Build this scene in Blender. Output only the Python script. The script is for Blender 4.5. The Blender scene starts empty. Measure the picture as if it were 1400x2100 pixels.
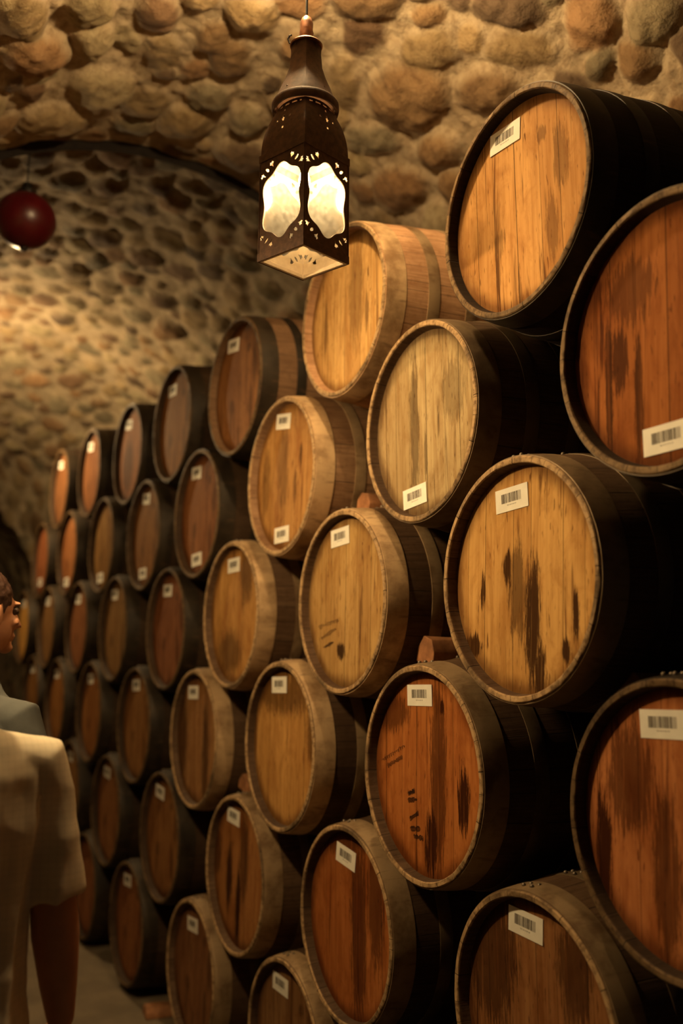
import bpy, bmesh, math, random
import numpy as np
from mathutils import Vector, Matrix, noise as mnoise

# ------------------------------------------------------------------ scene, camera, world, exposure
S = bpy.context.scene
COL = S.collection
PI = math.pi

def set_camera():
    f, yaw, pitch, roll = 1985.87, 0.49415, 0.14681, 0.00768
    cy, sy, cp, sp = math.cos(yaw), math.sin(yaw), math.cos(pitch), math.sin(pitch)
    fw = Vector((sy * cp, cy * cp, sp)); rt = Vector((cy, -sy, 0)); up = rt.cross(fw)
    r2 = rt * math.cos(roll) + up * math.sin(roll); u2 = -rt * math.sin(roll) + up * math.cos(roll)
    cam = bpy.data.cameras.new('camera'); o = bpy.data.objects.new('camera', cam); COL.objects.link(o)
    m = Matrix((r2, u2, -fw)).transposed().to_4x4(); m.translation = (-1.46723, 0, 1.65)
    o.matrix_world = m
    cam.sensor_fit = 'VERTICAL'; cam.sensor_height = 36.0; cam.sensor_width = 24.0
    cam.lens = f / 2100 * 36
    cam.clip_start = 0.05; cam.clip_end = 60
    cam.dof.use_dof = True; cam.dof.focus_distance = 2.5; cam.dof.aperture_fstop = 1.45
    S.camera = o
set_camera()

W = bpy.data.worlds.new('world'); S.world = W; W.use_nodes = True
WORLD_COLOR, WORLD_STRENGTH = (0.85, 0.80, 0.74, 1), 0.016
bg = W.node_tree.nodes['Background']; bg.inputs[0].default_value = WORLD_COLOR; bg.inputs[1].default_value = WORLD_STRENGTH
S.view_settings.view_transform = 'Standard'; S.view_settings.look = 'None'
S.view_settings.exposure = 0.0; S.view_settings.gamma = 1.0
S.view_settings.use_curve_mapping = False
LAMP_COLOR = (1.0, 0.69, 0.33)
BULB_STRENGTH = 520          # the lit lantern over the aisle
SHADE_BULB_STRENGTH = 2000    # added unseen pendant lighting the barrel heads from the left
TOP_BULB_STRENGTH = 1350      # added unseen bulb lighting the vault from just above the frame
FAR_BULB_STRENGTH = 2600      # globe bulb further down the tunnel
BARRELS={(0, 0): (-0.013, 1.821, 2.778), (0, 1): (-0.006, 2.734, 2.79), (0, 2): (-0.012, 3.664, 2.755), (0, 3): (0.012, 4.542, 2.782), (0, 4): (0.03, 5.385, 2.782), (0, 5): (0.028, 6.269, 2.815), (0, 6): (0.026, 7.154, 2.842), (1, -1): (-0.025, 1.351, 2.3), (1, 0): (0.003, 2.283, 2.315), (1, 1): (-0.018, 3.177, 2.297), (1, 2): (-0.001, 4.112, 2.275), (1, 3): (0.011, 4.958, 2.267), (1, 4): (0.018, 5.844, 2.298), (1, 5): (0.011, 6.725, 2.327), (1, 6): (0.006, 7.608, 2.349), (2, 0): (-0.03, 1.816, 1.833), (2, 1): (-0.017, 2.709, 1.82), (2, 2): (-0.019, 3.633, 1.808), (2, 3): (0.007, 4.525, 1.768), (2, 4): (-0.007, 5.413, 1.787), (2, 5): (-0.003, 6.295, 1.812), (2, 6): (-0.013, 7.178, 1.832), (2, 7): (-0.023, 8.058, 1.851), (3, -1): (0.024, 1.411, 1.32), (3, 0): (-0.01, 2.262, 1.335), (3, 1): (-0.012, 3.166, 1.334), (3, 2): (-0.006, 4.058, 1.29), (3, 3): (0.0, 4.968, 1.288), (3, 4): (-0.01, 5.856, 1.307), (3, 5): (-0.018, 6.745, 1.319), (4, 0): (0.009, 1.839, 0.826), (4, 1): (0.007, 2.714, 0.841), (4, 2): (0.006, 3.591, 0.818), (4, 3): (0.005, 4.505, 0.81), (4, 4): (-0.006, 5.412, 0.805), (5, 1): (0.016, 3.151, 0.334), (5, 2): (0.009, 4.053, 0.335), (5, 3): (-0.006, 4.945, 0.327), (3, 6): (-0.01, 7.628, 1.338), (4, 5): (-0.005, 6.302, 0.814), (5, 4): (0.0, 5.849, 0.323), (5, 0): (0.0, 2.274, 0.336), (3, 7): (0.0, 8.51, 1.356), (4, 6): (0.0, 7.198, 0.826)}
STICKERS=[(0, 0, 0.051, 0.234, -3.0), (1, -1, 0.01, -0.214, 1.0), (1, 0, 0.053, -0.216, 5.0), (2, 0, 0.034, 0.197, 3.0), (3, -1, 0.036, 0.197, 2.0), (3, 0, 0.033, 0.207, 2.0), (2, 1, 0.045, 0.221, 3.0), (1, 1, 0.028, 0.238, -9.0), (1, 1, 0.028, -0.212, 0.0), (4, 0, 0.038, 0.208, -3.0), (3, 1, 0.05, 0.211, 2.0), (2, 2, 0.027, 0.2, 1.0), (3, 2, 0.072, 0.193, 2.0), (4, 1, 0.03, 0.191, -8.0), (5, 1, 0.076, 0.187, -1.0), (4, 2, 0.071, 0.206, -4.0), (4, 3, 0.111, 0.193, -5.0), (4, 4, 0.109, 0.198, -3.0), (5, 2, 0.043, 0.18, 4.0), (5, 3, 0.079, 0.188, 4.0), (0, 2, 0.103, 0.247, -8.0), (0, 3, 0.076, 0.233, -4.0), (0, 4, 0.116, 0.227, -8.0), (0, 5, 0.098, 0.225, -7.0), (0, 6, 0.094, 0.271, -8.0), (1, 2, 0.089, 0.24, -4.0), (1, 2, 0.042, -0.202, 2.0), (1, 3, 0.038, 0.219, -7.0), (1, 3, 0.057, -0.222, 0.0), (1, 4, 0.118, -0.203, 1.0), (1, 5, 0.113, -0.202, 0.0), (1, 6, 0.197, -0.16, -0.0), (2, 3, 0.048, 0.188, -1.0), (2, 4, 0.066, 0.201, -1.0), (2, 5, 0.068, 0.184, -1.0), (2, 6, 0.107, 0.236, -1.0), (2, 7, 0.102, 0.236, -1.0), (3, 3, 0.049, 0.208, 3.0), (3, 4, 0.086, 0.204, 2.0), (3, 5, 0.114, 0.211, 2.0), (3, 6, 0.244, 0.21, 3.0), (4, 5, 0.158, 0.187, -1.0)]
STAINS={(2, 0): [(0.018, -0.032, 0.03, 0.099), (-0.039, -0.097, 0.025, 0.125), (-0.064, -0.219, 0.017, 0.066), (0.156, -0.025, 0.008, 0.037), (-0.185, -0.085, 0.009, 0.053), (0.19, -0.164, 0.029, 0.024), (0.057, 0.029, 0.015, 0.036), (-0.153, -0.165, 0.013, 0.027)], (3, 0): [(-0.054, 0.014, 0.033, 0.217), (-0.022, -0.179, 0.029, 0.075), (-0.072, 0.18, 0.009, 0.019), (-0.168, -0.047, 0.022, 0.073), (0.191, 0.153, 0.084, 0.049)], (2, 1): [(0.031, -0.157, 0.023, 0.022)], (1, 0): [(-0.002, -0.092, 0.008, 0.064), (0.054, 0.006, 0.022, 0.192), (0.103, -0.262, 0.008, 0.029), (-0.145, 0.061, 0.049, 0.083)], (0, 1): [(-0.128, -0.042, 0.01, 0.066), (0.159, -0.022, 0.012, 0.09), (-0.056, 0.048, 0.042, 0.154)], (1, -1): [(0.132, -0.022, 0.021, 0.064), (0.164, -0.079, 0.011, 0.13), (0.078, -0.12, 0.01, 0.125), (0.263, 0.037, 0.01, 0.028), (0.097, 0.119, 0.06, 0.064)], (0, 0): [(0.084, -0.07, 0.022, 0.033), (0.093, -0.147, 0.006, 0.066), (0.011, -0.227, 0.006, 0.063), (-0.118, -0.111, 0.019, 0.074), (-0.095, 0.146, 0.016, 0.018), (-0.159, 0.057, 0.023, 0.074)], (1, 1): [(-0.119, 0.065, 0.012, 0.036), (-0.079, -0.053, 0.012, 0.063), (0.181, -0.014, 0.033, 0.115), (0.028, 0.037, 0.044, 0.149)], (4, 1): [(-0.05, 0.004, 0.043, 0.239), (-0.151, 0.095, 0.041, 0.165), (0.062, 0.239, 0.135, 0.044)], (3, -1): [(0.215, -0.095, 0.021, 0.112), (0.039, -0.1, 0.033, 0.141), (0.136, 0.076, 0.058, 0.1)], (4, 2): [(0.103, -0.034, 0.026, 0.109), (0.008, -0.123, 0.02, 0.142), (-0.039, 0.065, 0.039, 0.142), (0.239, 0.034, 0.044, 0.075)], (3, 1): [(0.041, 0.182, 0.219, 0.069), (-0.215, 0.064, 0.037, 0.096)], (2, 2): [(-0.104, 0.15, 0.06, 0.097), (0.056, -0.154, 0.108, 0.078)], (3, 2): [(0.197, 0.015, 0.053, 0.195), (-0.09, -0.065, 0.035, 0.182)], (0, 4): [(0.068, -0.067, 0.095, 0.15)], (4, 0): [(0.166, 0.117, 0.083, 0.136), (-0.128, 0.142, 0.049, 0.101)]}
NOTES={(2, 1): [(0.187, -0.084, 0.05, -0.059), (0.168, -0.12, 0.066, -0.087), (0.15, -0.149, 0.082, -0.13)], (3, 0): [(0.232, 0.011, 0.111, 0.063), (0.204, -0.002, 0.124, 0.031), (0.092, -0.065, 0.061, -0.053), (0.092, -0.083, 0.049, -0.075), (0.082, -0.131, 0.042, -0.11), (0.079, -0.157, 0.033, -0.15), (0.062, -0.174, 0.018, -0.173)]}
VAULT_STONES=[(0.661, 2.316, 0.089, -0.113, 0.055, 0.062), (0.861, 2.127, 0.056, -0.081, 0.087, 0.078), (0.974, 1.945, 0.052, -0.077, 0.075, 0.057), (0.792, 2.403, 0.09, -0.13, 0.052, 0.055), (0.582, 2.672, 0.074, -0.092, 0.058, 0.08), (0.496, 2.551, 0.048, -0.053, 0.033, 0.046), (0.652, 2.913, 0.105, -0.147, 0.103, 0.143), (0.291, 2.647, 0.102, -0.094, 0.058, 0.099), (1.054, 2.076, 0.043, -0.071, 0.058, 0.043), (0.821, 2.623, 0.076, -0.116, 0.069, 0.077), (0.684, 3.228, 0.078, -0.118, 0.053, 0.08), (0.885, 2.998, 0.058, -0.101, 0.062, 0.073), (0.437, 3.071, 0.048, -0.054, 0.082, 0.143), (0.37, 2.806, 0.059, -0.06, 0.062, 0.105), (0.913, 3.329, 0.074, -0.139, 0.075, 0.095), (-0.818, 3.021, 0.096, 0.037, 0.034, 0.163), (-0.718, 3.271, 0.149, 0.041, 0.032, 0.146), (-0.318, 3.054, 0.084, -0.019, 0.039, 0.118), (-0.387, 3.236, 0.054, -0.006, 0.027, 0.092), (-0.079, 3.131, 0.064, -0.032, 0.033, 0.087), (0.023, 3.216, 0.08, -0.051, 0.048, 0.118), (-0.019, 2.926, 0.09, -0.052, 0.049, 0.115), (0.03, 3.497, 0.076, -0.049, 0.038, 0.101), (0.006, 3.71, 0.107, -0.068, 0.042, 0.121), (0.222, 3.568, 0.065, -0.059, 0.049, 0.115), (-0.18, 3.646, 0.102, -0.039, 0.036, 0.116), (-0.394, 3.568, 0.135, -0.015, 0.042, 0.159), (-0.546, 3.815, 0.17, 0.019, 0.035, 0.162), (-0.172, 3.846, 0.097, -0.037, 0.027, 0.092), (-0.581, 3.036, 0.099, 0.008, 0.037, 0.141), (-0.209, 2.932, 0.064, -0.022, 0.025, 0.067), (-0.508, 3.245, 0.084, 0.003, 0.032, 0.12), (0.193, 3.029, 0.044, -0.036, 0.049, 0.101), (-0.233, 3.289, 0.07, -0.021, 0.037, 0.115), (-0.079, 3.341, 0.059, -0.029, 0.029, 0.08), (0.715, 2.179, 0.03, -0.039, 0.035, 0.037), (0.651, 2.522, 0.034, -0.043, 0.038, 0.047), (0.522, 3.273, 0.042, -0.054, 0.044, 0.076)]

# ------------------------------------------------------------------ helpers
def tag(o, label=None, cat=None, group=None, kind=None):
    if label: o['label'] = label
    if cat: o['category'] = cat
    if group: o['group'] = group
    if kind: o['kind'] = kind
    return o

def link_mesh(name, me, mats, parent=None, smooth=True):
    o = bpy.data.objects.new(name, me); COL.objects.link(o)
    for m in (mats if isinstance(mats, (list, tuple)) else [mats]): me.materials.append(m)
    if smooth:
        me.polygons.foreach_set('use_smooth', [True] * len(me.polygons))
    if parent: o.parent = parent
    return o

def mesh_of(name, verts, faces):
    me = bpy.data.meshes.new(name); me.from_pydata([tuple(v) for v in verts], [], faces); me.update(); return me

def bm_obj(name, bm, mats, parent=None, smooth=False, angle=None):
    me = bpy.data.meshes.new(name)
    bmesh.ops.recalc_face_normals(bm, faces=bm.faces[:])
    bm.to_mesh(me); bm.free()
    o = link_mesh(name, me, mats, parent, smooth)
    if angle is not None:
        me.polygons.foreach_set('use_smooth', [True] * len(me.polygons))
        me.set_sharp_from_angle(angle=math.radians(angle))
    return o

def empty(name, loc, rot=(0, 0, 0)):
    o = bpy.data.objects.new(name, None); COL.objects.link(o)
    o.location = loc; o.rotation_euler = rot; o.empty_display_size = .1
    return o

def copy_tree(o, parent=None):
    c = o.copy(); COL.objects.link(c)
    if parent: c.parent = parent
    for ch in o.children: copy_tree(ch, c)
    return c

def add_box(bm, size, loc=(0, 0, 0), rot=None, mat=0):
    M = Matrix.Translation(loc) @ (rot.to_4x4() if rot is not None else Matrix()) @ Matrix.Diagonal((*size, 1))
    r = bmesh.ops.create_cube(bm, size=1, matrix=M)
    for f in {f for v in r['verts'] for f in v.link_faces}: f.material_index = mat
    return r['verts']

def add_lathe(bm, prof, seg=32, axis='Z', mat=0, close=True):
    """prof: list of (radius, height); a closed profile is joined end to start."""
    rings = []
    for r, h in prof:
        ring = []
        for i in range(seg):
            a = 2 * PI * i / seg
            p = (r * math.cos(a), r * math.sin(a), h) if axis == 'Z' else (h, r * math.cos(a), r * math.sin(a))
            ring.append(bm.verts.new(p))
        rings.append(ring)
    n = len(rings)
    for j in range(n if close else n - 1):
        a, b = rings[j], rings[(j + 1) % n]
        for i in range(seg):
            f = bm.faces.new((a[i], a[(i + 1) % seg], b[(i + 1) % seg], b[i])); f.material_index = mat
    return rings

def add_loft(bm, rings, mat=0, cap=True):
    vs = [[bm.verts.new(p) for p in r] for r in rings]
    n = len(vs[0])
    for a, b in zip(vs, vs[1:]):
        for i in range(n):
            f = bm.faces.new((a[i], a[(i + 1) % n], b[(i + 1) % n], b[i])); f.material_index = mat
    if cap:
        bm.faces.new(list(reversed(vs[0]))).material_index = mat
        bm.faces.new(vs[-1]).material_index = mat
    return vs

def add_tube(bm, pts, radii, seg=10, mat=0, flat=1.0):
    pts = [Vector(p) for p in pts]
    rings = []; up = Vector((.13, .91, .4)).normalized()
    for i, p in enumerate(pts):
        t = (pts[min(i + 1, len(pts) - 1)] - pts[max(i - 1, 0)]).normalized()
        x = t.cross(up).normalized(); y = x.cross(t)
        r = radii[i] if isinstance(radii, (list, tuple)) else radii
        rings.append([p + x * math.cos(2 * PI * k / seg) * r + y * math.sin(2 * PI * k / seg) * r * flat for k in range(seg)])
    return add_loft(bm, rings, mat)

# ------------------------------------------------------------------ materials
class NT:
    def __init__(s, name, rough=.6, spec=.4):
        s.m = bpy.data.materials.new(name); s.m.use_nodes = True; s.t = s.m.node_tree
        s.b = s.t.nodes['Principled BSDF']; s.b.inputs['Roughness'].default_value = rough
        s.b.inputs['Specular IOR Level'].default_value = spec
    def n(s, typ, **kw):
        nd = s.t.nodes.new(typ)
        for k, v in kw.items(): setattr(nd, k, v)
        return nd
    def put(s, nd, i, v):
        if hasattr(v, 'is_output'): s.t.links.new(v, nd.inputs[i])
        elif v is not None: nd.inputs[i].default_value = v
    def math(s, op, a, b=None, c=None, clamp=False):
        nd = s.n('ShaderNodeMath', operation=op, use_clamp=clamp)
        s.put(nd, 0, a); s.put(nd, 1, b); s.put(nd, 2, c); return nd.outputs[0]
    def sm(s, v, lo, hi):
        nd = s.n('ShaderNodeMapRange', interpolation_type='SMOOTHSTEP')
        s.put(nd, 0, v); nd.inputs[1].default_value = lo; nd.inputs[2].default_value = hi; return nd.outputs[0]
    def mix(s, f, a, b, mode='MIX'):
        nd = s.n('ShaderNodeMix', data_type='RGBA', blend_type=mode)
        s.put(nd, 0, f); s.put(nd, 6, a); s.put(nd, 7, b); return nd.outputs[2]
    def noise(s, vec, scale, detail=3, rough=.55, dist=0):
        nd = s.n('ShaderNodeTexNoise'); s.put(nd, 'Vector', vec); nd.inputs['Scale'].default_value = scale
        nd.inputs['Detail'].default_value = detail; nd.inputs['Roughness'].default_value = rough
        nd.inputs['Distortion'].default_value = dist; return nd.outputs[0]
    def coord(s): return s.n('ShaderNodeTexCoord').outputs['Object']
    def vmul(s, v, t):
        nd = s.n('ShaderNodeVectorMath', operation='MULTIPLY'); s.put(nd, 0, v); nd.inputs[1].default_value = t; return nd.outputs[0]
    def vadd(s, v, t):
        nd = s.n('ShaderNodeVectorMath', operation='ADD'); s.put(nd, 0, v); s.put(nd, 1, t); return nd.outputs[0]
    def sep(s, v):
        nd = s.n('ShaderNodeSeparateXYZ'); s.put(nd, 0, v); return nd.outputs
    def comb(s, x, y, z):
        nd = s.n('ShaderNodeCombineXYZ'); s.put(nd, 0, x); s.put(nd, 1, y); s.put(nd, 2, z); return nd.outputs[0]
    def color(s, v): s.put(s.b, 'Base Color', v)
    def bump(s, h, strength=.3, dist=.01):
        nd = s.n('ShaderNodeBump'); s.put(nd, 'Height', h); nd.inputs['Strength'].default_value = strength
        nd.inputs['Distance'].default_value = dist; s.t.links.new(nd.outputs[0], s.b.inputs['Normal'])

def rgb(r, g, b): return (r, g, b, 1)

def simple(name, col, rough=.6, spec=.4, metal=0, var=.15, scale=20, bump=.1):
    k = NT(name, rough, spec); k.b.inputs['Metallic'].default_value = metal
    n = k.noise(k.coord(), scale, 4)
    k.color(k.mix(k.sm(n, .3, .75), rgb(*[c * (1 - var) for c in col]), rgb(*[c * (1 + var) for c in col])))
    if bump: k.bump(n, bump, .004)
    return k.m

def head_material(name, stains=(), force=1.0):
    """Vertical oak planks of a barrel head; the tone comes from the object's own colour."""
    k = NT(name, .75, .05)
    info = k.n('ShaderNodeObjectInfo'); rnd = info.outputs['Random']
    co = k.coord(); x, y, z = k.sep(co)
    off = k.comb(k.math('MULTIPLY', rnd, 37.0), k.math('MULTIPLY', rnd, 91.0), k.math('MULTIPLY', rnd, 53.0))
    p = k.vadd(co, off)
    # planks of uneven width
    wv = k.math('MULTIPLY', k.math('SINE', k.math('MULTIPLY_ADD', y, 31.0, k.math('MULTIPLY', rnd, 40.0))), .013)
    u = k.math('DIVIDE', k.math('ADD', k.math('ADD', y, wv), k.math('MULTIPLY', rnd, .09)), .088)
    fr = k.math('FRACT', u); pid = k.math('FLOOR', u)
    wn = k.n('ShaderNodeTexWhiteNoise', noise_dimensions='2D'); k.put(wn, 0, k.comb(pid, rnd, 0.0)); pr = wn.outputs[0]
    d = k.math('ABSOLUTE', k.math('SUBTRACT', fr, .5))
    seam = k.sm(d, .485, .498)
    pg = k.vadd(p, k.comb(0.0, 0.0, k.math('MULTIPLY', pr, 5.0)))
    grain = k.noise(k.vmul(pg, (1, 95, 3.0)), 1.0, 5, .6, .25)
    figure = k.noise(k.vmul(pg, (1, 17, 2.4)), 1.0, 3, .55, 1.4)
    blotch = k.noise(k.vmul(p, (1, 8, 3.5)), 1.0, 4, .6, .4)
    streak = k.noise(k.vmul(p, (1, 36, 2.0)), 1.0, 4, .62, .7)
    fleck = k.noise(k.vmul(p, (1, 130, 26)), 1.0, 2, .5)
    base = info.outputs['Color']
    dark = k.mix(1.0, base, rgb(.44, .30, .19), 'MULTIPLY')
    deep = k.mix(1.0, base, rgb(.10, .05, .035), 'MULTIPLY')
    c = k.mix(k.math('MULTIPLY', k.sm(grain, .38, .72), .34), base, dark)
    c = k.mix(k.math('MULTIPLY', k.sm(figure, .42, .68), .38), c, dark)
    c = k.mix(k.math('MULTIPLY', k.sm(pr, .2, 1.0), .28), c, dark)
    c = k.mix(k.math('MULTIPLY', k.sm(blotch, .50, .74), .62), c, dark)
    c = k.mix(k.math('MULTIPLY', k.sm(streak, .59, .72), .8), c, deep)
    c = k.mix(k.math('MULTIPLY', k.sm(fleck, .62, .76), .6), c, deep)
    nick = k.noise(k.vmul(p, (1, 75, 13)), 1.0, 2, .5, .3)
    c = k.mix(k.math('MULTIPLY', k.sm(nick, .70, .76), .8), c, deep)
    cloud = k.noise(k.vmul(p, (1, 14, 9)), 1.0, 5, .65, .8)
    c = k.mix(k.math('MULTIPLY', k.sm(cloud, .45, .7), .40), c, dark)
    # wine seep marks that ring the head where it meets the staves
    rad = k.math('SQRT', k.math('ADD', k.math('MULTIPLY', y, y), k.math('MULTIPLY', z, z)))
    rn = k.math('MULTIPLY_ADD', blotch, .055, rad)
    ring = k.sm(rn, .250, .296)
    c = k.mix(k.math('MULTIPLY', ring, .72), c, deep)
    if stains:
        wy = k.math('MULTIPLY', k.math('SUBTRACT', k.noise(k.vmul(p, (1, 170, 12)), 1.0, 6, .75), .47), 3.4)
        tot = None
        for sy, sz, ry, rz in stains:
            a = k.math('DIVIDE', k.math('SUBTRACT', y, sy), ry)
            b = k.math('DIVIDE', k.math('SUBTRACT', z, sz), rz)
            dd = k.math('ADD', k.math('MULTIPLY', a, a), k.math('MULTIPLY', b, b))
            mk = k.sm(k.math('ADD', k.math('SUBTRACT', 1.25, k.math('SQRT', dd)), wy), .05, .45)
            mk = k.math('MULTIPLY', mk, .97 if ry < .030 else .70)
            tot = mk if tot is None else k.math('MAXIMUM', tot, mk)
        soot = k.mix(1.0, base, rgb(.065, .040, .032), 'MULTIPLY')
        tot = k.math('MULTIPLY', tot, k.math('MULTIPLY', k.sm(grain, .85, .52), force))
        c = k.mix(tot, c, soot)
    c = k.mix(k.math('MULTIPLY', seam, .85), c, rgb(.012, .006, .003))
    k.color(c)
    h = k.math('SUBTRACT', k.math('MULTIPLY', grain, .35), seam)
    k.bump(h, .35, .004)
    return k.m

def stave_material():
    k = NT('oak_staves', .7, .15)
    info = k.n('ShaderNodeObjectInfo'); rnd = info.outputs['Random']
    co = k.coord(); x, y, z = k.sep(co)
    ang = k.math('ARCTAN2', z, y)
    u = k.math('MULTIPLY', k.math('ADD', ang, k.math('MULTIPLY', rnd, 3.0)), 28 / (2 * PI))
    u = k.math('ADD', u, k.math('MULTIPLY', k.math('SINE', k.math('MULTIPLY', u, 1.7)), .22))
    fr = k.math('FRACT', u); pid = k.math('FLOOR', u)
    wn = k.n('ShaderNodeTexWhiteNoise', noise_dimensions='2D'); k.put(wn, 0, k.comb(pid, rnd, 0.0)); pr = wn.outputs[0]
    seam = k.sm(k.math('ABSOLUTE', k.math('SUBTRACT', fr, .5)), .480, .497)
    q = k.comb(k.math('MULTIPLY', x, 4.0), k.math('MULTIPLY', u, 5.0), k.math('MULTIPLY_ADD', pr, 9.0, k.math('MULTIPLY', rnd, 50.0)))
    grain = k.noise(q, 2.2, 5, .6, .3)
    end = k.noise(k.vadd(k.vmul(co, (60, 60, 60)), k.comb(rnd, pr, 0.0)), 1.0, 3, .6)
    base = info.outputs['Color']
    dark = k.mix(1.0, base, rgb(.30, .22, .16), 'MULTIPLY')
    c = k.mix(k.math('MULTIPLY', k.sm(grain, .3, .75), .6), base, dark)
    c = k.mix(k.math('MULTIPLY', pr, .4), c, dark)
    c = k.mix(k.math('MULTIPLY', k.sm(end, .5, .75), .35), c, dark)
    grime = k.noise(k.vadd(k.vmul(co, (5, 5, 5)), k.comb(k.math('MULTIPLY', rnd, 30.0), 0.0, 0.0)), 1.0, 4, .6)
    c = k.mix(k.math('MULTIPLY', k.sm(grime, .45, .75), .6), c, dark)
    cut = k.math('SUBTRACT', 1.0, k.sm(x, .002, .006))
    endc = k.mix(k.sm(end, .4, .7), rgb(.46, .30, .15), rgb(.20, .12, .06))
    endc = k.mix(k.math('MULTIPLY', k.sm(grime, .48, .68), .8), endc, rgb(.07, .045, .025))
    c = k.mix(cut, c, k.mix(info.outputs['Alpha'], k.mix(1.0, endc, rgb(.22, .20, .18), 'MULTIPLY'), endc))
    c = k.mix(k.math('MULTIPLY', seam, .8), c, rgb(.01, .006, .004))
    k.color(c); k.bump(k.math('SUBTRACT', k.math('MULTIPLY', grain, .3), seam), .5, .004)
    return k.m

def hoop_material():
    k = NT('galvanised_hoop', .58, .4); k.b.inputs['Metallic'].default_value = .35
    co = k.coord(); info = k.n('ShaderNodeObjectInfo')
    n = k.noise(k.vadd(co, k.comb(k.math('MULTIPLY', info.outputs['Random'], 20.0), 0.0, 0.0)), 9, 5, .6)
    n2 = k.noise(k.vmul(co, (8, 60, 60)), 1.0, 3)
    c = k.mix(k.sm(n, .4, .7), info.outputs['Color'], k.mix(1.0, info.outputs['Color'], rgb(.45, .38, .32), 'MULTIPLY'))
    c = k.mix(k.math('MULTIPLY', k.sm(n2, .55, .75), .5), c, rgb(.12, .06, .03))
    k.color(c); k.bump(n, .15, .003); return k.m

def stone_material(name, sc=1.0):
    k = NT(name, .85, .25)
    sc, dim = sc
    at = k.n('ShaderNodeAttribute', attribute_name='stone_color')
    co = k.coord()
    n1 = k.noise(co, 26 * sc, 6, .65); n2 = k.noise(co, 110 * sc, 4, .6); n3 = k.noise(co, 7 * sc, 4, .6)
    c = k.mix(k.math('MULTIPLY', k.sm(n1, .42, .72), .62), at.outputs['Color'], k.mix(1.0, at.outputs['Color'], rgb(.38, .30, .24), 'MULTIPLY'))
    c = k.mix(k.math('MULTIPLY', k.sm(n3, .45, .7), .35), c, k.mix(1.0, c, rgb(.5, .40, .30), 'MULTIPLY'))
    c = k.mix(k.math('MULTIPLY', k.sm(n2, .62, .78), .35), c, rgb(.05, .03, .02))
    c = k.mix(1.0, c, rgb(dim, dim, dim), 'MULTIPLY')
    k.color(c)
    k.bump(k.math('ADD', n1, k.math('MULTIPLY', n2, .45)), .8, .014)
    return k.m

def glass_material(name, tint, diffuse, alpha):
    """clear, faintly mottled pane: mostly see-through, a little scatter and gloss."""
    m = bpy.data.materials.new(name); m.use_nodes = True; t = m.node_tree; t.nodes.clear()
    o = t.nodes.new('ShaderNodeOutputMaterial'); tr = t.nodes.new('ShaderNodeBsdfTransparent'); tl = t.nodes.new('ShaderNodeBsdfTranslucent')
    df = t.nodes.new('ShaderNodeBsdfDiffuse'); gl = t.nodes.new('ShaderNodeBsdfGlossy'); gl.inputs['Roughness'].default_value = .12
    nz = t.nodes.new('ShaderNodeTexNoise'); nz.inputs['Scale'].default_value = 55; nz.inputs['Detail'].default_value = 5
    tc = t.nodes.new('ShaderNodeTexCoord'); t.links.new(tc.outputs['Object'], nz.inputs['Vector'])
    mr = t.nodes.new('ShaderNodeMapRange'); mr.inputs[1].default_value = .35; mr.inputs[2].default_value = .75
    mr.inputs[3].default_value = alpha * .5; mr.inputs[4].default_value = alpha * 1.6; t.links.new(nz.outputs[0], mr.inputs[0])
    tr.inputs[0].default_value = (*tint, 1); tl.inputs[0].default_value = (*diffuse, 1); df.inputs[0].default_value = (*diffuse, 1)
    a1 = t.nodes.new('ShaderNodeMixShader'); a1.inputs[0].default_value = .5; t.links.new(tl.outputs[0], a1.inputs[1]); t.links.new(df.outputs[0], a1.inputs[2])
    a2 = t.nodes.new('ShaderNodeMixShader'); t.links.new(mr.outputs[0], a2.inputs[0]); t.links.new(tr.outputs[0], a2.inputs[1]); t.links.new(a1.outputs[0], a2.inputs[2])
    a3 = t.nodes.new('ShaderNodeMixShader'); a3.inputs[0].default_value = .05; t.links.new(a2.outputs[0], a3.inputs[1]); t.links.new(gl.outputs[0], a3.inputs[2])
    t.links.new(a3.outputs[0], o.inputs[0]); return m

def emit_material(name, col, strength):
    m = bpy.data.materials.new(name); m.use_nodes = True; t = m.node_tree; t.nodes.clear()
    o = t.nodes.new('ShaderNodeOutputMaterial'); e = t.nodes.new('ShaderNodeEmission')
    e.inputs[0].default_value = (*col, 1); e.inputs[1].default_value = strength; t.links.new(e.outputs[0], o.inputs[0]); return m

def cloth_material(name, col, check=0):
    k = NT(name, .85, .2)
    co = k.coord(); n = k.noise(co, 14, 4)
    c = k.mix(k.sm(n, .3, .75), rgb(*[v * .82 for v in col]), rgb(*col))
    x, y, z = k.sep(co)
    if check:
        a = k.sm(k.math('ABSOLUTE', k.math('SUBTRACT', k.math('FRACT', k.math('MULTIPLY', x, check)), .5)), .33, .42)
        b = k.sm(k.math('ABSOLUTE', k.math('SUBTRACT', k.math('FRACT', k.math('MULTIPLY', z, check)), .5)), .33, .42)
        c = k.mix(k.math('MULTIPLY', k.math('ADD', a, b), .10), c, rgb(*[v * .45 for v in col]))
    k.color(c)
    w = k.noise(k.vmul(co, (300, 300, 300)), 1.0, 2)
    k.bump(k.math('ADD', k.math('MULTIPLY', w, .2), n), .25, .004)
    return k.m

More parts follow.
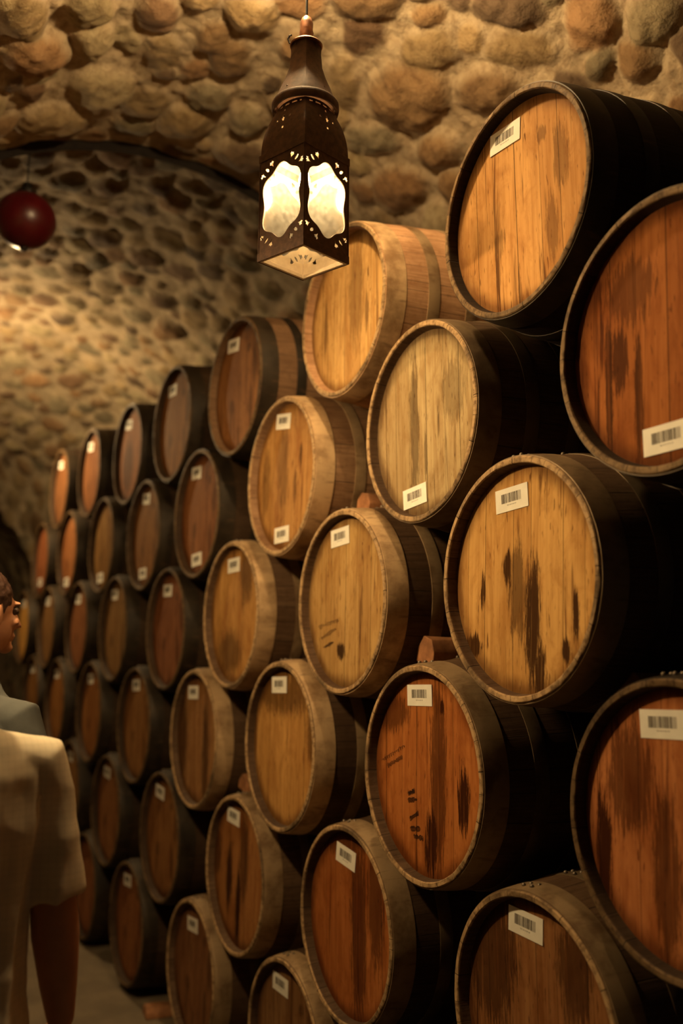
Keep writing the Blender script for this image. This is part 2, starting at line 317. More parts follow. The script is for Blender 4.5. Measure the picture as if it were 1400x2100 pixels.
M_PAPER = simple('label_paper', (.80, .76, .66), .7, .3, var=.04, scale=30, bump=.05)
M_INK = simple('label_ink', (.09, .07, .05), .7, .2, var=.1)
M_PEN = simple('pencil_marks', (.045, .02, .012), .8, .1, var=.1)
M_STAVE = stave_material(); M_HOOP = hoop_material()
M_RIVET = simple('steel_rivet', (.20, .16, .12), .5, .5, metal=.7, bump=0)
M_HEAD = head_material('oak_head')
M_BRONZE = simple('aged_bronze', (.070, .034, .019), .72, .3, metal=.1, var=.3, scale=60, bump=.15)
M_BRASS = simple('brass_lining', (.42, .33, .22), .45, .5, metal=.25, var=.1, scale=40, bump=.05)
M_COPPER = simple('copper_cap', (.24, .10, .05), .4, .5, metal=.7, var=.3, scale=60)
M_CORD = simple('black_cord', (.012, .010, .009), .6, .3)
M_PANE = glass_material('lantern_glass', (.97, .96, .93), (.85, .84, .80), .06)
M_RED = simple('red_shade', (.075, .003, .005), .35, .5, var=.15, scale=12)
M_IRON = simple('dark_iron', (.02, .016, .014), .5, .5, metal=.6)
M_BULB = emit_material('lit_bulb', LAMP_COLOR, BULB_STRENGTH)
M_BULB_FAR = emit_material('lit_bulb_far', LAMP_COLOR, FAR_BULB_STRENGTH)
M_ADDED_BULB_TOP = emit_material('added_lit_bulb_high', LAMP_COLOR, TOP_BULB_STRENGTH)
M_ADDED_BULB_SHADE = emit_material('added_lit_bulb_shaded', LAMP_COLOR, SHADE_BULB_STRENGTH)
M_CHOCK = simple('chock_wood', (.30, .13, .055), .7, .3, var=.3, scale=25, bump=.3)
M_STONE = stone_material('cobble_and_mortar', (1.0, .68)); M_STONE_FAR = stone_material('shade_darkened_cobble_and_mortar', (.7, .5)); M_STONE_SIDE = stone_material('bounce_dimmed_cobble_and_mortar', (1.0, .12))  # far copy darkened for shade; side copy darkened to cut bounce light
M_FLOOR = simple('worn_concrete', (.17, .13, .085), .8, .3, var=.2, scale=5, bump=.2)
M_SKIN = simple('skin', (.46, .22, .12), .5, .4, var=.08, scale=18, bump=.06)
M_EYE = simple('dark_eye', (.06, .035, .025), .3, .4, var=.02, bump=0)
M_HAIR = simple('brown_hair', (.05, .022, .014), .55, .4, var=.3, scale=90, bump=.5)

# ------------------------------------------------------------------ the setting: vault of field stones set in mortar
rng = np.random.default_rng(7)

def vnoise(x, y, freq, seed):
    x = x * freq; y = y * freq
    xi = np.floor(x).astype(np.int64); yi = np.floor(y).astype(np.int64); fx = x - xi; fy = y - yi
    fx = fx * fx * (3 - 2 * fx); fy = fy * fy * (3 - 2 * fy)
    def h(i, j):
        v = (i * 374761393 + j * 668265263 + seed * 974634777) & 0xffffffff
        v = ((v ^ (v >> 13)) * 1274126177) & 0xffffffff
        return ((v ^ (v >> 16)) & 0xffff) / 65535.0
    return (h(xi, yi) * (1 - fx) + h(xi + 1, yi) * fx) * (1 - fy) + (h(xi, yi + 1) * (1 - fx) + h(xi + 1, yi + 1) * fx) * fy

def fbm(x, y, freq, seed, oct=4):
    v = 0; a = .5
    for i in range(oct): v = v + a * vnoise(x, y, freq * 2 ** i, seed + i); a *= .5
    return v

STONE_COLORS = [(.46, .29, .15), (.36, .20, .10), (.50, .35, .20), (.26, .14, .08), (.42, .22, .11), (.54, .39, .24), (.34, .25, .16), (.20, .12, .075), (.48, .31, .17)]

def stone_field(a, y, fixed, a0, a1, y0, y1, smin=.055, smax=.13, tries=5000):
    """rounded cobbles scattered over the surface; returns height and base colour"""
    stones = [(s[0], s[1], np.array([[s[2], s[4]], [s[3], s[5]]])) for s in fixed]
    cent = [(s[0], s[1], .5 * (np.hypot(s[2][0, 0], s[2][1, 0]) + np.hypot(s[2][0, 1], s[2][1, 1]))) for s in stones]
    for t in range(tries):
        f = 1 - t / tries
        sz = smin + (smax - smin) * f * rng.random() ** .7
        ca, cyy = rng.uniform(a0, a1), rng.uniform(y0, y1)
        if any((ca - c[0]) ** 2 + (cyy - c[1]) ** 2 < ((sz + c[2]) * .88) ** 2 for c in cent): continue
        th = rng.uniform(-.6, .6) + (PI / 2 if rng.random() < .25 else 0); el = rng.uniform(1.05, 1.45)
        R = np.array([[math.cos(th), -math.sin(th)], [math.sin(th), math.cos(th)]]) @ np.diag([sz / math.sqrt(el), sz * math.sqrt(el)])
        stones.append((ca, cyy, R)); cent.append((ca, cyy, sz))
    wa = a + .05 * (fbm(a, y, 7, 11) - .5); wy = y + .05 * (fbm(a, y, 7, 31) - .5)
    h = np.zeros_like(a); col = np.zeros(a.shape + (3,))
    mort = np.array([.62, .48, .31])
    col[:] = mort * (.8 + .4 * fbm(a, y, 9, 5))[..., None]
    for i, (ca, cyy, R) in enumerate(stones):
        r = np.linalg.norm(R, axis=0).max() * 1.4
        m = (np.abs(wa - ca) < r) & (np.abs(wy - cyy) < r)
        if not m.any(): continue
        inv = np.linalg.inv(R); du = wa[m] - ca; dv = wy[m] - cyy
        u = inv[0, 0] * du + inv[0, 1] * dv; v = inv[1, 0] * du + inv[1, 1] * dv
        d = (np.abs(u) ** 2.3 + np.abs(v) ** 2.3) ** (1 / 2.3)
        H = min(.075, .62 * np.linalg.norm(R, axis=0).min()) * rng.uniform(.45, 1.05)
        hh = np.where(d < 1.0, H * np.clip(1 - np.clip(d, 0, 1) ** 2.2, 0, 1) ** .8, 0)
        c = np.array(STONE_COLORS[rng.integers(len(STONE_COLORS))]) * np.array([.93, 1.03, 1.0]) * rng.uniform(.75, 1.2)
        hm = h[m]; cm = col[m]; w = hh > hm
        smear = fbm(a[m], y[m], 11, 300 + i % 50)
        k = np.clip(hh / (H * .5) - .9 * np.clip(smear - .40, 0, 1) * 2, 0, 1)[..., None]
        cm[w] = (cm * (1 - k) + c * k)[w]; hm[w] = hh[w]
        h[m] = hm; col[m] = cm
    h = h + .030 * (fbm(a, y, 5, 77) - .5) + .022 * (fbm(a, y, 24, 99) - .5) + .03 * (fbm(a, y, 10, 199) - .5) + .05 * (fbm(a, y, 1.4, 55) - .5)
    return h, col

def bay(name, sections, a_step, y_step, fixed=(), smin=.055, smax=.13, mat=None, tries=5000, side=None, seedy=0, fade=False):
    """sections: (y, cx, cz, R, angle_left, angle_right); interpolated along y. side: None = the arch, 'l'/'r' = wall below it"""
    ys = np.arange(sections[0][0], sections[-1][0] + 1e-6, y_step)
    P = np.array(sections); par = [np.interp(ys, P[:, 0], P[:, j]) for j in range(1, 6)]
    cx, cz, R, al, ar = [p[:, None] for p in par]
    if side is None:
        n = int((R * (ar - al)).max() / a_step); t = np.linspace(0, 1, n)[None, :]
        th = al + (ar - al) * t
        nx, nz = -np.sin(th), -np.cos(th)
        X = cx + R * np.sin(th); Z = cz + R * np.cos(th); A = R * th
    else:
        ang = al if side == 'l' else ar
        x0 = cx + R * np.sin(ang); z0 = cz + R * np.cos(ang)
        n = int(z0.max() / a_step); t = np.linspace(0, 1, n)[None, :]
        X = x0 + 0 * t; Z = z0 * (1 - t) if side == 'r' else z0 * t
        sg = -1 if side == 'r' else 1
        nx = sg + 0 * X; nz = 0 * X; A = (R * ang + (z0 - Z)) if side == 'r' else (R * ang - (z0 - Z))
    Yg = ys[:, None] + 0 * X
    h, col = stone_field(A, Yg + seedy, fixed, A.min(), A.max(), ys[0] + seedy, ys[-1] + seedy, smin, smax, tries)
    if fade:      # the last stones before the arch are dressed flush with its edge
        h = h * np.clip((ys[-1] - Yg) / .16, .25, 1)
    X = X + nx * h; Z = Z + nz * h
    if side: Z = np.maximum(Z, -.02)
    v = np.stack([X, Yg, Z], -1).reshape(-1, 3); ny, nn = X.shape
    i = np.arange(ny - 1)[:, None] * nn + np.arange(nn - 1)[None, :]
    f = np.stack([i, i + 1, i + nn + 1, i + nn], -1).reshape(-1, 4)
    me = bpy.data.meshes.new(name)
    me.vertices.add(len(v)); me.vertices.foreach_set('co', v.astype(np.float32).ravel())
    me.loops.add(f.size); me.loops.foreach_set('vertex_index', f.astype(np.int32).ravel())
    me.polygons.add(len(f)); me.polygons.foreach_set('loop_start', np.arange(0, f.size, 4, dtype=np.int32)); me.polygons.foreach_set('loop_total', np.full(len(f), 4, dtype=np.int32))
    me.update(calc_edges=True)
    at = me.color_attributes.new('stone_color', 'FLOAT_COLOR', 'POINT')
    at.data.foreach_set('color', np.concatenate([col.reshape(-1, 3), np.ones((len(v), 1))], 1).astype(np.float32).ravel())
    o = link_mesh(name, me, mat or M_STONE); o['kind'] = 'structure'
    return o

def arch_face(name, y, a, b, n=80, dark=False):
    """the upright ring of masonry where the vault steps from section a up to section b; dark = painted shadow line"""
    vs = []; fs = []
    for k in range(n + 1):
        t = k / n
        for (cx, cz, R, al, ar), yy in ((a, y), (b, y)):
            th = al + (ar - al) * t; vs.append((cx + R * math.sin(th), yy, cz + R * math.cos(th)))
    for k in range(n): fs.append((2 * k, 2 * k + 2, 2 * k + 3, 2 * k + 1))
    me = mesh_of(name, vs, fs)
    at = me.color_attributes.new('stone_color', 'FLOAT_COLOR', 'POINT')
    for d in at.data: d.color = (.02, .013, .009, 1) if dark else (.2, .12, .07, 1)  # near-black colour paints the shadow line under the vault step
    o = link_mesh(name, me, M_STONE); o['kind'] = 'structure'; return o

HP = PI / 2
B1 = (-.25, 2.47, 1.445, -HP, HP)
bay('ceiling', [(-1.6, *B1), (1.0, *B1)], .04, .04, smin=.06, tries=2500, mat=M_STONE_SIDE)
bay('ceiling', [(1.0, *B1), (4.02, *B1)], .0115, .0115, fixed=VAULT_STONES, smin=.05, smax=.14, tries=3500, fade=True)
B2a = (-.25, 2.47, 1.56, -HP, HP); B2b = (-1.03, 1.0, 2.70, -.29, .975)
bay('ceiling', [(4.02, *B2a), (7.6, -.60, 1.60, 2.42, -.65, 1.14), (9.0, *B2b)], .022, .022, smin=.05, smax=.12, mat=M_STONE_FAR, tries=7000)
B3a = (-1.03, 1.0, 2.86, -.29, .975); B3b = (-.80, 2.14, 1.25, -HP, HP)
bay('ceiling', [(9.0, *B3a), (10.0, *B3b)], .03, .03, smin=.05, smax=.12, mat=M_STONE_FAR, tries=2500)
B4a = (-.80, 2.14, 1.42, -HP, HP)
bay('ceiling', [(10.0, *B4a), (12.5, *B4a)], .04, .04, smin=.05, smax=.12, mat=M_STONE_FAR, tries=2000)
arch_face('arch_shadow_strip', 4.03, (-.25, 2.47, 1.400, -HP, HP), B2a, dark=True); arch_face('trim_2', 9.0, B2b, B3a); arch_face('trim_3', 10.0, B3b, B4a)  # first ring is a near-black strip painting the shadow at the step
for sd, nm in (('r', 'wall_right'), ('l', 'wall_left')):
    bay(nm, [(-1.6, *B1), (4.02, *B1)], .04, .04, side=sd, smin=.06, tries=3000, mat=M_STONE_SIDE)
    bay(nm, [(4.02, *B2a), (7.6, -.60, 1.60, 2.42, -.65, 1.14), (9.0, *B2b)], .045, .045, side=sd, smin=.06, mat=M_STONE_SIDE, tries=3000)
    bay(nm, [(9.0, *B3a), (10.0, *B3b)], .05, .05, side=sd, smin=.06, mat=M_STONE_FAR, tries=800)
    bay(nm, [(10.0, *B4a), (12.5, *B4a)], .05, .05, side=sd, smin=.06, mat=M_STONE_FAR, tries=800)
def plain_wall(name, y, x0, x1, z1):
    me = mesh_of(name, [(x0, y, 0), (x1, y, 0), (x1, y, z1), (x0, y, z1)], [(0, 1, 2, 3)])
    at = me.color_attributes.new('stone_color', 'FLOAT_COLOR', 'POINT')
    for d in at.data: d.color = (.26, .18, .11, 1)
    link_mesh(name, me, M_STONE_FAR)['kind'] = 'structure'
plain_wall('wall_back', 12.5, -2.6, 1.2, 4.2)
bm = bmesh.new(); add_box(bm, (5.4, 14.6, .12), (-.4, 5.5, -.06))
bm_obj('floor', bm, M_FLOOR)['kind'] = 'structure'

# ------------------------------------------------------------------ barrels
BL, RH, RB = .93, .29, .330        # length, radius at the heads, radius at the bilge
def rad(x): return RH + (RB - RH) * (1 - abs((x - BL / 2) / (BL / 2)) ** 1.6)

def make_barrel():
    root = empty('wine_barrel', (0, 0, 0))
    bm = bmesh.new()
    prof = [(.268, .034), (.270, .030), (.2725, .012), (.2745, .002), (.2765, 0), (.2865, 0), (.2895, .003)]
    xs = [.012 + (BL - .024) * i / 22 for i in range(23)]
    prof += [(rad(x), x) for x in xs]
    prof += [(.2895, BL - .003), (.286, BL), (.270, BL), (.262, BL - .03), (.258, BL - .034), (0.001, BL - .034)]
    add_lathe(bm, prof, 96, 'X', close=False)
    # nicks along the rim of the staves
    random.seed(3)
    for v in bm.verts:
        if v.co.x < .004 and random.random() < .25: v.co.x += random.random() * .0025
    bm_obj('staves', bm, M_STAVE, root, angle=35)
    bm = bmesh.new(); ring = []
    vs = []
    for r in (.271, .2, .13, .06):
        vs.append([bm.verts.new((.030 + (.001 if r > .25 else 0), r * math.cos(2 * PI * i / 64), r * math.sin(2 * PI * i / 64))) for i in range(64)])
    c = bm.verts.new((.030, 0, 0))
    for a, b in zip(vs, vs[1:]):
        for i in range(64): bm.faces.new((a[i], b[i], b[(i + 1) % 64], a[(i + 1) % 64]))
    for i in range(64): bm.faces.new((vs[-1][i], c, vs[-1][(i + 1) % 64]))
    hd = bm_obj('head', bm, M_HEAD, root, smooth=True)
    for x0, x1 in ((.006, .074), (.150, .190), (.285, .325)):
        for flip in (0, 1):
            bm = bmesh.new()
            pts = []
            for i in range(5):
                x = x0 + (x1 - x0) * i / 4; pts.append((rad(x) + .0028 + (.0 if 0 < i < 4 else -.0008), x))
            inner = [(rad(x1) - .004, x1), (rad(x0) - .004, x0)]
            pr = pts + inner
            if flip: pr = [(r, BL - x) for r, x in pr]
            add_lathe(bm, pr, 96, 'X')
            # the lapped end of the strap and its two rivets
            xm = (x0 + x1) / 2; xm = BL - xm if flip else xm
            for da, kk in ((.0, 0), (.10, 0)):
                ang = HP - .12 + da
                r = rad(xm) + .003
                for dx in (-.011, .011):
                    q = bmesh.ops.create_uvsphere(bm, u_segments=10, v_segments=6, radius=.0055, matrix=Matrix.Translation((xm + dx, r * math.cos(ang), r * math.sin(ang))))
                    for f in {f for v in q['verts'] for f in v.link_faces}: f.material_index = 1
            bm_obj('hoop', bm, [M_HOOP, M_RIVET], root, angle=35)
    return root

def make_sticker():
    bm = bmesh.new(); random.seed(12)
    w, h = .124, .058
    add_box(bm, (.0012, w, h))
    y = w * .31
    while y > -w * .30:                                   # bars, printed on the aisle side (-x)
        bw = random.choice((.0009, .0009, .0018, .0027)); gap = random.choice((.0009, .0012, .002))
        add_box(bm, (.0003, bw, h * .40), (-.00072, y - bw / 2, .004), mat=1); y -= bw + gap
    for i in range(11):                                   # the row of tiny digits under the bars
        yy = .017 - i * .0034
        add_box(bm, (.0003, .0018, .0005), (-.00072, yy, -.0125), mat=1)
        add_box(bm, (.0003, .0005, .0024), (-.00072, yy + (.0007 if i % 3 else -.0007), -.0136), mat=1)
        if i % 2: add_box(bm, (.0003, .0018, .0005), (-.00072, yy, -.0147), mat=1)
    me = bpy.data.meshes.new('barcode_sticker'); bm.to_mesh(me); bm.free()
    me.materials.append(M_PAPER); me.materials.append(M_INK)
    return me

STICKER = make_sticker()
proto = make_barrel()

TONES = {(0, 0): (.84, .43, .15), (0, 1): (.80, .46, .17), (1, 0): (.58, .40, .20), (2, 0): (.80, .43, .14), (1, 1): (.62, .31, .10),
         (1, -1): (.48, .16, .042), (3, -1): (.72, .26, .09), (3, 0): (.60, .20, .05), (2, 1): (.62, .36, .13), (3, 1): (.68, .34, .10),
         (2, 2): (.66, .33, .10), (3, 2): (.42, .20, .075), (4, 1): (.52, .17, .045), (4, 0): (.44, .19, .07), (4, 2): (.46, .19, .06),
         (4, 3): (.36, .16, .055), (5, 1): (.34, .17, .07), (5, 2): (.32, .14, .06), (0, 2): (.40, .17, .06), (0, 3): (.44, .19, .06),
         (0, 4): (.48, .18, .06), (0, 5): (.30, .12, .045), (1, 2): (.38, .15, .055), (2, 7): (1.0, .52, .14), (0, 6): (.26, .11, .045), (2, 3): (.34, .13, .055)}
LABELS = {
 (0, 0): 'golden brown barrel at the right of the top row, tilted barcode label high on head',
 (0, 1): 'bright golden unlabelled barrel directly behind the hanging lantern, its hooped side lit',
 (0, 2): 'dim red-brown barrel at the arch, first beyond the lantern-lit one in the top row',
 (0, 3): 'dark brown barrel, fourth from the right in the top row under the stone vault',
 (0, 4): 'barrel with mottled dark-stained head, fifth from the right in the top row',
 (0, 5): 'reddish barrel second from the far left end of the top row',
 (0, 6): 'narrow-looking barrel at the far left end of the top row',
 (1, -1): 'large red-brown barrel at the right frame edge, dark drips above a low tilted label',
 (1, 0): 'pale tan barrel with a black sap drip and a label low on its head',
 (1, 1): 'orange-brown barrel with labels high and low, just below left of the brightest lantern-lit barrel',
 (1, 2): 'dim brown barrel with labels high and low, fourth from right in the second row',
 (1, 3): 'dim narrow barrel with two small labels, fifth from right in the second row',
 (1, 4): 'far dark barrel with a single low label, sixth from right in the second row',
 (1, 5): 'far brown barrel with a low label, second from the left end of the second row',
 (1, 6): 'farthest barrel of the second row, low label, beside the stone arch',
 (2, 0): 'large golden barrel with long black wine stains streaking down the middle of its head',
 (2, 1): 'golden barrel with pencilled notes and one small round stain low on its head',
 (2, 2): 'amber barrel with light side band, third from the right in the middle row',
 (2, 3): 'dark reddish barrel, fourth from the right in the middle row',
 (2, 4): 'dim olive-brown barrel, fifth from the right in the middle row',
 (2, 5): 'dim brown barrel, third from the left end of the middle row',
 (2, 6): 'thin far red-brown barrel, second from the left end of the middle row',
 (2, 7): 'bright orange sliver-like barrel at the far left end of the middle row',
 (3, -1): 'huge dark red-brown barrel at the lower right frame edge, label near its top',
 (3, 0): 'orange-red barrel with handwriting and a broad dark stripe, lower centre right',
 (3, 1): 'brown barrel with a pale vertical scuff, left of the orange-red handwritten one',
 (3, 2): 'dark streaked barrel with a lit side band, third from right in the fourth row',
 (3, 3): 'dim brown barrel, fourth from the right in the fourth row',
 (3, 4): 'dim amber barrel, fifth from the right in the fourth row',
 (3, 5): 'narrow reddish barrel just above the pale shirt shoulder, fourth row',
 (3, 6): 'thin amber barrel directly beside the grey shirt collar, fourth row',
 (4, 0): 'dark barrel at the bottom right, tilted label, its bilge lit pale on top',
 (4, 1): 'red barrel with a vertical dark stripe and tilted label at the bottom centre',
 (4, 2): 'dark barrel with black streaks, next left of the red striped one',
 (4, 3): 'dim brown barrel with small tilted label, fourth from right in the fifth row',
 (4, 4): 'dim narrow barrel right of the shirt sleeve, fifth from right in the fifth row',
 (4, 5): 'dark barrel partly hidden by the pale shirt sleeve, fifth row',
 (5, 0): 'floor-level barrel below the bottom edge of the picture, under the orange-red one',
 (5, 1): 'dark floor-level barrel at the bottom centre with only its upper half in view',
 (5, 2): 'very dim floor-level barrel, next left of the bottom centre one',
 (5, 3): 'very dim floor-level barrel beside the strip of bare floor',
 (5, 4): 'darkest floor-level barrel, farthest left of the bottom row behind the bare arm'}
HOOP_LIT_TONES = {(0, 1): 1.25, (1, 1): 1.3, (2, 1): 1.3, (2, 2): 1.1, (3, 1): 1.2, (3, 2): 1.0, (3, 0): .62, (2, 0): .55, (4, 0): .6, (4, 1): .75, (5, 1): .9, (5, 2): .7, (4, 2): .8, (1, 0): .4, (0, 0): .12, (1, -1): .2}  # hoop colour carries the light: bright where lit, dark where shaded
random.seed(21)
barrels = {}; heads = {}
def sticker_on(root, y, z, deg):
    o = bpy.data.objects.new('barcode_sticker', STICKER); COL.objects.link(o); o.parent = root
    o.location = (.0286, y, z); o.rotation_euler = (math.radians(-deg), 0, 0)
    return o
keys = [k for k in sorted(BARRELS) if k not in ((3, 7), (4, 6))]
for i, k in enumerate(keys):
    o = proto if i == 0 else copy_tree(proto)
    o.location = BARRELS[k]; barrels[k] = o
    tilt = random.uniform(-2.5, 2.5)
    o.rotation_euler = (math.radians(tilt), 0, 0)
    o['label'] = LABELS[k]; o['category'] = 'barrel'; o['group'] = 'wine barrels stacked six high along the wall'
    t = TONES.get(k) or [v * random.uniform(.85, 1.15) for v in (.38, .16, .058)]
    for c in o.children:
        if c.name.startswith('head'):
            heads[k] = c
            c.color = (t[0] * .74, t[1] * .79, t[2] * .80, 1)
            if k in STAINS:
                c.data = c.data.copy(); c.data.materials[0] = head_material('stained_oak_head', STAINS[k], {(0, 0): .5, (1, 0): .62, (0, 1): .6, (1, 1): .7, (1, -1): .8}.get(k, 1.0))
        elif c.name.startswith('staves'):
            m = {(0, 1): 3.6, (1, 1): 2.0, (0, 0): .25, (1, -1): .3, (0, 2): 1.4}.get(k, random.uniform(.6, .9) if k in HOOP_LIT_TONES else random.uniform(.3, .5))  # staves lightened on lit barrels, darkened on shaded ones
            c.color = (.15 * m, .088 * m, .048 * m, {(0, 0): .35, (1, -1): .3}.get(k, .9 if k in HOOP_LIT_TONES else .12))  # alpha sets rim brightness by the same painted light
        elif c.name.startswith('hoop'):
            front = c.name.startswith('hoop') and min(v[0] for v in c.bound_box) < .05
            h = HOOP_LIT_TONES.get(k, .07) * (1 if front else .55)  # barrels off the list get a near-black shade tone
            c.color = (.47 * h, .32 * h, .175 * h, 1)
for r, i, y, z, deg in STICKERS:
    o = barrels[(r, i)]
    rr = math.hypot(y, z); lim = .215 if i < 3 else .205
    y = max(-.07, min(.075, y))
    if math.hypot(y, z) > lim: z = math.copysign(math.sqrt(lim * lim - y * y), z)
    tilt = o.rotation_euler.x; c, s = math.cos(-tilt), math.sin(-tilt)
    sticker_on(heads[(r, i)], y * c - z * s, y * s + z * c, deg * 1.0 + math.degrees(tilt) * -1 * -1)
# pencilled cellar notes on two heads
def notes(root, segs, seed):
    random.seed(seed); bm = bmesh.new()
    for y0, z0, y1, z1 in segs:
        n = 90; pts = []; amp = .006
        for k in range(n):
            t = k / (n - 1)
            if k % 9 == 0: amp = .002 + .006 * random.random()
            ph = k * .85
            pts.append(Vector((.0292, y0 + (y1 - y0) * t + .0032 * math.cos(ph), z0 + (z1 - z0) * t + amp * math.sin(ph))))
        add_tube(bm, pts, .0005, 5)
    bm_obj('pencil_note', bm, M_PEN, root)
for k, sg in NOTES.items(): notes(heads[k], sg, k[0])

# ------------------------------------------------------------------ wooden chocks wedged on the barrels
def chock(loc, size, rot, label, seed):
    random.seed(seed); bm = bmesh.new(); w, d, h = size          # along the barrel, across, high
    prof = [(-d / 2, 0), (d / 2, 0), (d * .47, h * .55), (d * .18, h), (-d * .28, h * .96), (-d * .52, h * .5)]
    rings = []
    for j in range(5):
        t = j / 4
        rings.append([(t * w, a + random.uniform(-.002, .002), b + random.uniform(-.002, .002)) for a, b in prof])
    add_loft(bm, rings); bmesh.ops.bevel(bm, geom=bm.edges[:], offset=.002, segments=1, affect='EDGES')
    o = bm_obj('wooden_chock', bm, M_CHOCK, angle=30); o.location = loc; o.rotation_euler = rot
    tag(o, label, 'wedge', 'wooden chocks wedged between the barrels')
chock((.10, 2.395, 1.628), (.30, .085, .078), (math.radians(10), 0, 0), 'red-brown wooden block on top of the orange-red handwritten barrel', 1)
chock((.12, 2.800, 2.132), (.30, .085, .060), (math.radians(12), 0, 0), 'wooden block on top of the golden barrel with the round stain', 2)
chock((.10, 3.74, 1.105), (.30, .085, .065), (math.radians(12), 0, 0), 'wooden block on top of the black-streaked barrel, beside the pale-scuffed one', 3)
chock((.12, 1.63, 1.555), (.30, .080, .075), (math.radians(32), 0, 0), 'dim wooden block on the huge dark barrel at the lower right', 4)
chock((.0, 4.60, 0.0), (.13, .10, .05), (0, 0, math.radians(-8)), 'small block on the floor between two floor-level barrels', 5)

# ------------------------------------------------------------------ lantern
HD = .1185; SIDE = HD * math.sqrt(2)
def outline(cx, cz, pts): return [(cx + a, cz + b) for a, b in pts]

def panel_mesh(w, h, holes, thick):
    """flat metal sheet with cut-outs: filled 2D curve, extruded and turned into a mesh; local x = width, y = height"""
    cu = bpy.data.curves.new('sheet', 'CURVE'); cu.dimensions = '2D'; cu.fill_mode = 'BOTH'; cu.extrude = thick / 2
    def spl(pts):
        s = cu.splines.new('POLY'); s.points.add(len(pts) - 1)
        for p, q in zip(s.points, pts): p.co = (q[0], q[1], 0, 1)
        s.use_cyclic_u = True
    spl([(-w / 2, 0), (w / 2, 0), (w / 2, h), (-w / 2, h)])
    for hpts in holes: spl(hpts)
    o = bpy.data.objects.new('sheet', cu); COL.objects.link(o)
    dg = bpy.context.evaluated_depsgraph_get(); me = bpy.data.meshes.new_from_object(o.evaluated_get(dg))
    bpy.data.objects.remove(o); bpy.data.curves.remove(cu); return me

def quatre(cx, cz, rx, rz, n=72):
    out = []
    for i in range(n):
        a = 2 * PI * i / n
        ca, sa = math.cos(a), math.sin(a)
        r = (abs(ca) ** 2.5 + abs(sa) ** 2.5) ** (-1 / 2.5) * (1 + .075 * math.cos(6 * (a - HP))) / 1.06
        out.append((cx + rx * r * ca, cz + rz * r * sa))
    return out

def leaf(cx, cz, l, w, ang, n=12):
    return [(cx + l * math.cos(2 * PI * i / n) * math.cos(ang) - w * math.sin(2 * PI * i / n) * math.sin(ang),
             cz + l * math.cos(2 * PI * i / n) * math.sin(ang) + w * math.sin(2 * PI * i / n) * math.cos(ang)) for i in range(n)]

def tulip(cx, cz, s, ang):
    base = [(-.9, 0), (-.2, .22), (.5, .85), (.62, .5), (1.0, .42), (.72, 0), (1.0, -.42), (.62, -.5), (.5, -.85), (-.2, -.22)]
    return [(cx + s * (a * math.cos(ang) - b * math.sin(ang)), cz + s * (a * math.sin(ang) + b * math.cos(ang))) for a, b in base]

